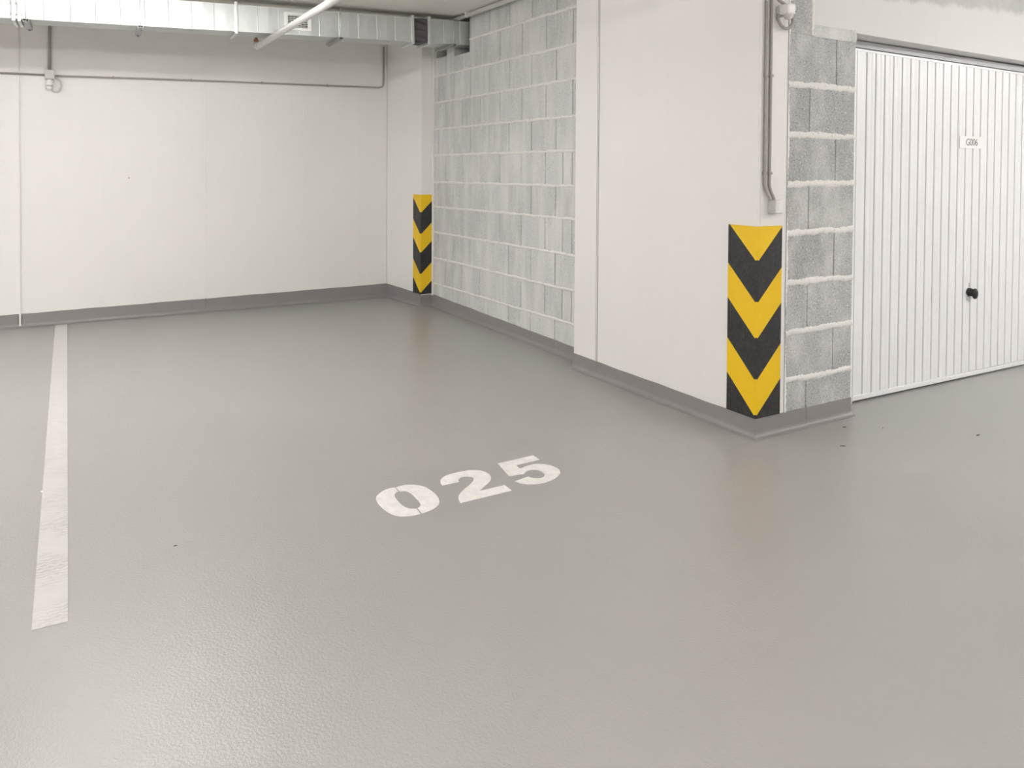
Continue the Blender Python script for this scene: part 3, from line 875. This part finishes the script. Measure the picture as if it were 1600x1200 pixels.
# ------------------------------------------------------------------ conduits and motion sensor on the back wall
cy = 7.840 - .010
cr = empty('conduit', (.03, cy, 2.163)); T(cr, 'thin grey conduit right of the back wall sensor, turning up at the corner', 'conduit')
b = MB(); b.tube(catmull([(0, 0, 0), (.8, -.002, .022), (1.6, -.004, .040), (2.4, -.006, .055), (2.93, -.008, .066)], 4)[:-1] + [Vector((2.93, -.008, .066)), Vector((2.975, -.008, .070)), Vector((3.000, -.008, .085)), Vector((3.010, -.008, .115)), Vector((3.010, -.008, .50))], .0085, 10)
b.build('tube', M_conduit, cr)
for x, z in ((.45, .012), (1.1, .029), (1.75, .043), (2.4, .055)):
    b = MB(); b.box((x - .008, -.014, z - .011), (x + .008, .006, z + .013)); b.build('clip', M_conduit, cr, bevel=.002)
cl = empty('conduit', (-.05, cy + .004, 2.166)); T(cl, 'thin grey conduit running left from the back wall sensor', 'conduit')
b = MB(); b.tube([(0, 0, 0), (-1.5, .002, -.02), (-4.5, .006, -.03)], .0085, 10); b.build('tube', M_conduit, cl)
cv = empty('conduit', (-.012, cy, 2.205)); T(cv, 'vertical grey conduit dropping from the duct to the back wall sensor', 'conduit')
b = MB(); b.tube([(0, 0, 0), (.004, 0, .40)], .0125, 12); b.build('tube', M_conduit, cv)

def arc_tube(pts, r): 
    b = MB(); b.tube(catmull(pts, 6), r, 12); return b
ms = empty('motion_sensor', (-.011, 7.83, 2.17)); T(ms, 'small white motion sensor under a grey box on the back wall', 'motion sensor', 'motion sensors')
b = MB(); b.box((-.036, -.045, -.041), (.036, .015, .041)); jb = b.build('junction_box', M_box, ms, bevel=.006)
b = MB(); b.tube([(0, -.02, -.070), (0, -.02, -.063), (0, -.02, -.05), (0, -.02, -.041)], .02, 20, radii=[.030, .030, .018, .016])
b.grid(lambda u, v: (.030 * math.cos(2 * PI * v) * math.sin(PI / 2 * u), -.02 + .030 * math.sin(2 * PI * v) * math.sin(PI / 2 * u), -.100 - .034 * math.cos(PI / 2 * u)), 8, 24)
b.tube([(0, -.02, -.100), (0, -.02, -.070)], .030, 24, caps=False)
hd_ = b.build('sensor_head', M_white, ms)
b = MB(); b.box((-.022, -.053, -.103), (.022, -.040, -.091)); b.build('lens_window', M_conduit, hd_, bevel=.002)
arc_tube([(.030, .0, -.015), (.062, -.003, -.030), (.083, -.005, -.065), (.084, -.005, -.105), (.065, -.005, -.138), (.035, -.005, -.145), (.008, -.012, -.125)], .0065).build('cable_loop', M_box, ms)

# ------------------------------------------------------------------ conduits, sensor and push-button box on the pillar
for x, lab, dxb in ((3.168, 'left one of the two grey conduits down the near pillar', .030), (3.204, 'right one of the two grey conduits down the near pillar', .022)):
    c = empty('conduit', (x, 2.7905, 1.239)); T(c, lab, 'conduit', 'twin conduits on the pillar')
    s_ = .0 if x < 3.18 else .0
    b = MB(); b.tube(catmull([(dxb + s_, -.012, -.002), (dxb * .85, -.010, .012), (dxb * .3, -.003, .045), (0, 0, .075), (0, 0, .11), (0, 0, .20)], 5) + [Vector((0, 0, .8)), Vector((0, 0, 1.53))], .0078, 14)
    b.build('tube', M_conduit, c)
    for z in (.135, .640, 1.24):
        b = MB(); b.box((-.011, -.011, z - .007), (.011, .009, z + .007)); b.build('clip', M_conduit, c, bevel=.002)
sw = empty('push_button_box', (3.232, 2.80, 1.202)); T(sw, 'small pale switch box on the near pillar above the chevron guard', 'switch')
b = MB(); b.box((-.028, -.048, -.037), (.028, 0, .035)); b.build('housing', M_box, sw, bevel=.004)  # housing coloured grey to imitate shade on the side of the box
b = MB(); b.box((-.026, -.056, -.033), (.026, -.048, .033)); b.build('button_cover', M_white, sw, bevel=.006, seg=3)
b = MB(); b.box((-.017, -.060, -.022), (.017, -.056, .022)); b.build('button', M_white, sw, bevel=.002)

ps = empty('motion_sensor', (3.272, 2.80, 2.218)); T(ps, 'white motion sensor with cable loops high on the near pillar', 'motion sensor', 'motion sensors')
b = MB(); b.tube([(-.0, 0, 0), (-.0, -.018, 0)], .032, 24); b.build('mounting_plate', M_box, ps, bevel=.003)
b = MB(); b.box((-.026, -.085, -.026), (.030, -.018, .029)); bd = b.build('sensor_head', M_white, ps, bevel=.011, seg=4)
b = MB(); b.grid(lambda u, v: (.004 + .026 * math.cos(2 * PI * v) * math.sin(PI * u), -.056 + .026 * math.sin(2 * PI * v) * math.sin(PI * u), -.026 - .026 * math.cos(PI * u)), 12, 24)
b.build('lens_dome', M_lens, bd)
b = MB(); b.tube([(.022, -.0855, -.012), (.022, -.0865, -.012)], .003, 12); b.build('indicator', M_black, bd)
arc_tube([(-.022, -.012, -.020), (-.026, -.016, -.045), (-.010, -.022, -.076), (.018, -.028, -.091), (.046, -.032, -.082), (.064, -.034, -.055), (.060, -.034, -.030)], .0085).build('cable_loop', M_conduit, ps)
arc_tube([(-.040, -.015, .125), (-.046, -.018, .085), (-.032, -.024, .052), (-.002, -.032, .036), (.022, -.040, .020)], .0085).build('cable_loop', M_conduit, ps)

# ------------------------------------------------------------------ tube battens under the ceiling (outside the photograph, they light it; the last four added as fill)
def lit(k):
    m = NT('lit diffuser')
    m.set(**{'Base Color': (.9, .9, .9, 1), 'Emission Color': (*LAMP_COL, 1), 'Emission Strength': LAMP * k})
    return m.mat
def batten(x, y, kk, lab):
    zc = min(ceil_z(x - .64), ceil_z(x + .64)) - .001
    if True:
        t = empty('tube_light', (0, 0, 0))
        b = MB(); b.box((-.64, -.045, -.05), (.64, .045, -.002)); b.build('housing', M_white, t, bevel=.004)
        b = MB(); n = 10
        pr = [(.055 * math.cos(PI + PI * i / n), -.05 + .045 * math.sin(PI + PI * i / n)) for i in range(n + 1)]
        for i in range(n):
            b.face([(-.60, pr[i][0], pr[i][1]), (.60, pr[i][0], pr[i][1]), (.60, pr[i + 1][0], pr[i + 1][1]), (-.60, pr[i + 1][0], pr[i + 1][1])], smooth=True)
        b.face([(-.60, p[0], p[1]) for p in pr]); b.face([(.60, p[0], p[1]) for p in pr])
        b.build('diffuser', lit(kk), t)
        for sx_ in (-1, 1):
            b = MB(); b.box((sx_ * .62 - .02, -.05, -.07), (sx_ * .62 + .02, .05, -.05)); b.build('end_cap', M_white, t, bevel=.003)
    t.location = (x, y, zc)
    T(t, lab, 'ceiling light', 'tube lights under the ceiling')
    return t
labs = ['lit tube light on the ceiling in front of the left part of the duct', 'lit tube light on the ceiling in front of the garage door',
        'bright lit tube light on the ceiling far left over the next bay', 'bright lit tube light on the ceiling far left over the aisle',
        'lit tube light on the ceiling nearest behind the camera', 'lit tube light on the ceiling at the far right end of the aisle',
        'added fill tube light on the ceiling left of the white line', 'dim added fill tube light on the ceiling between the duct and the painted number',
        'added fill tube light on the ceiling farthest behind the camera', 'added fill tube light on the ceiling across the aisle from the garage door']
for (x, y, kk), lab in zip(BATTENS, labs): batten(x, y, kk, lab)
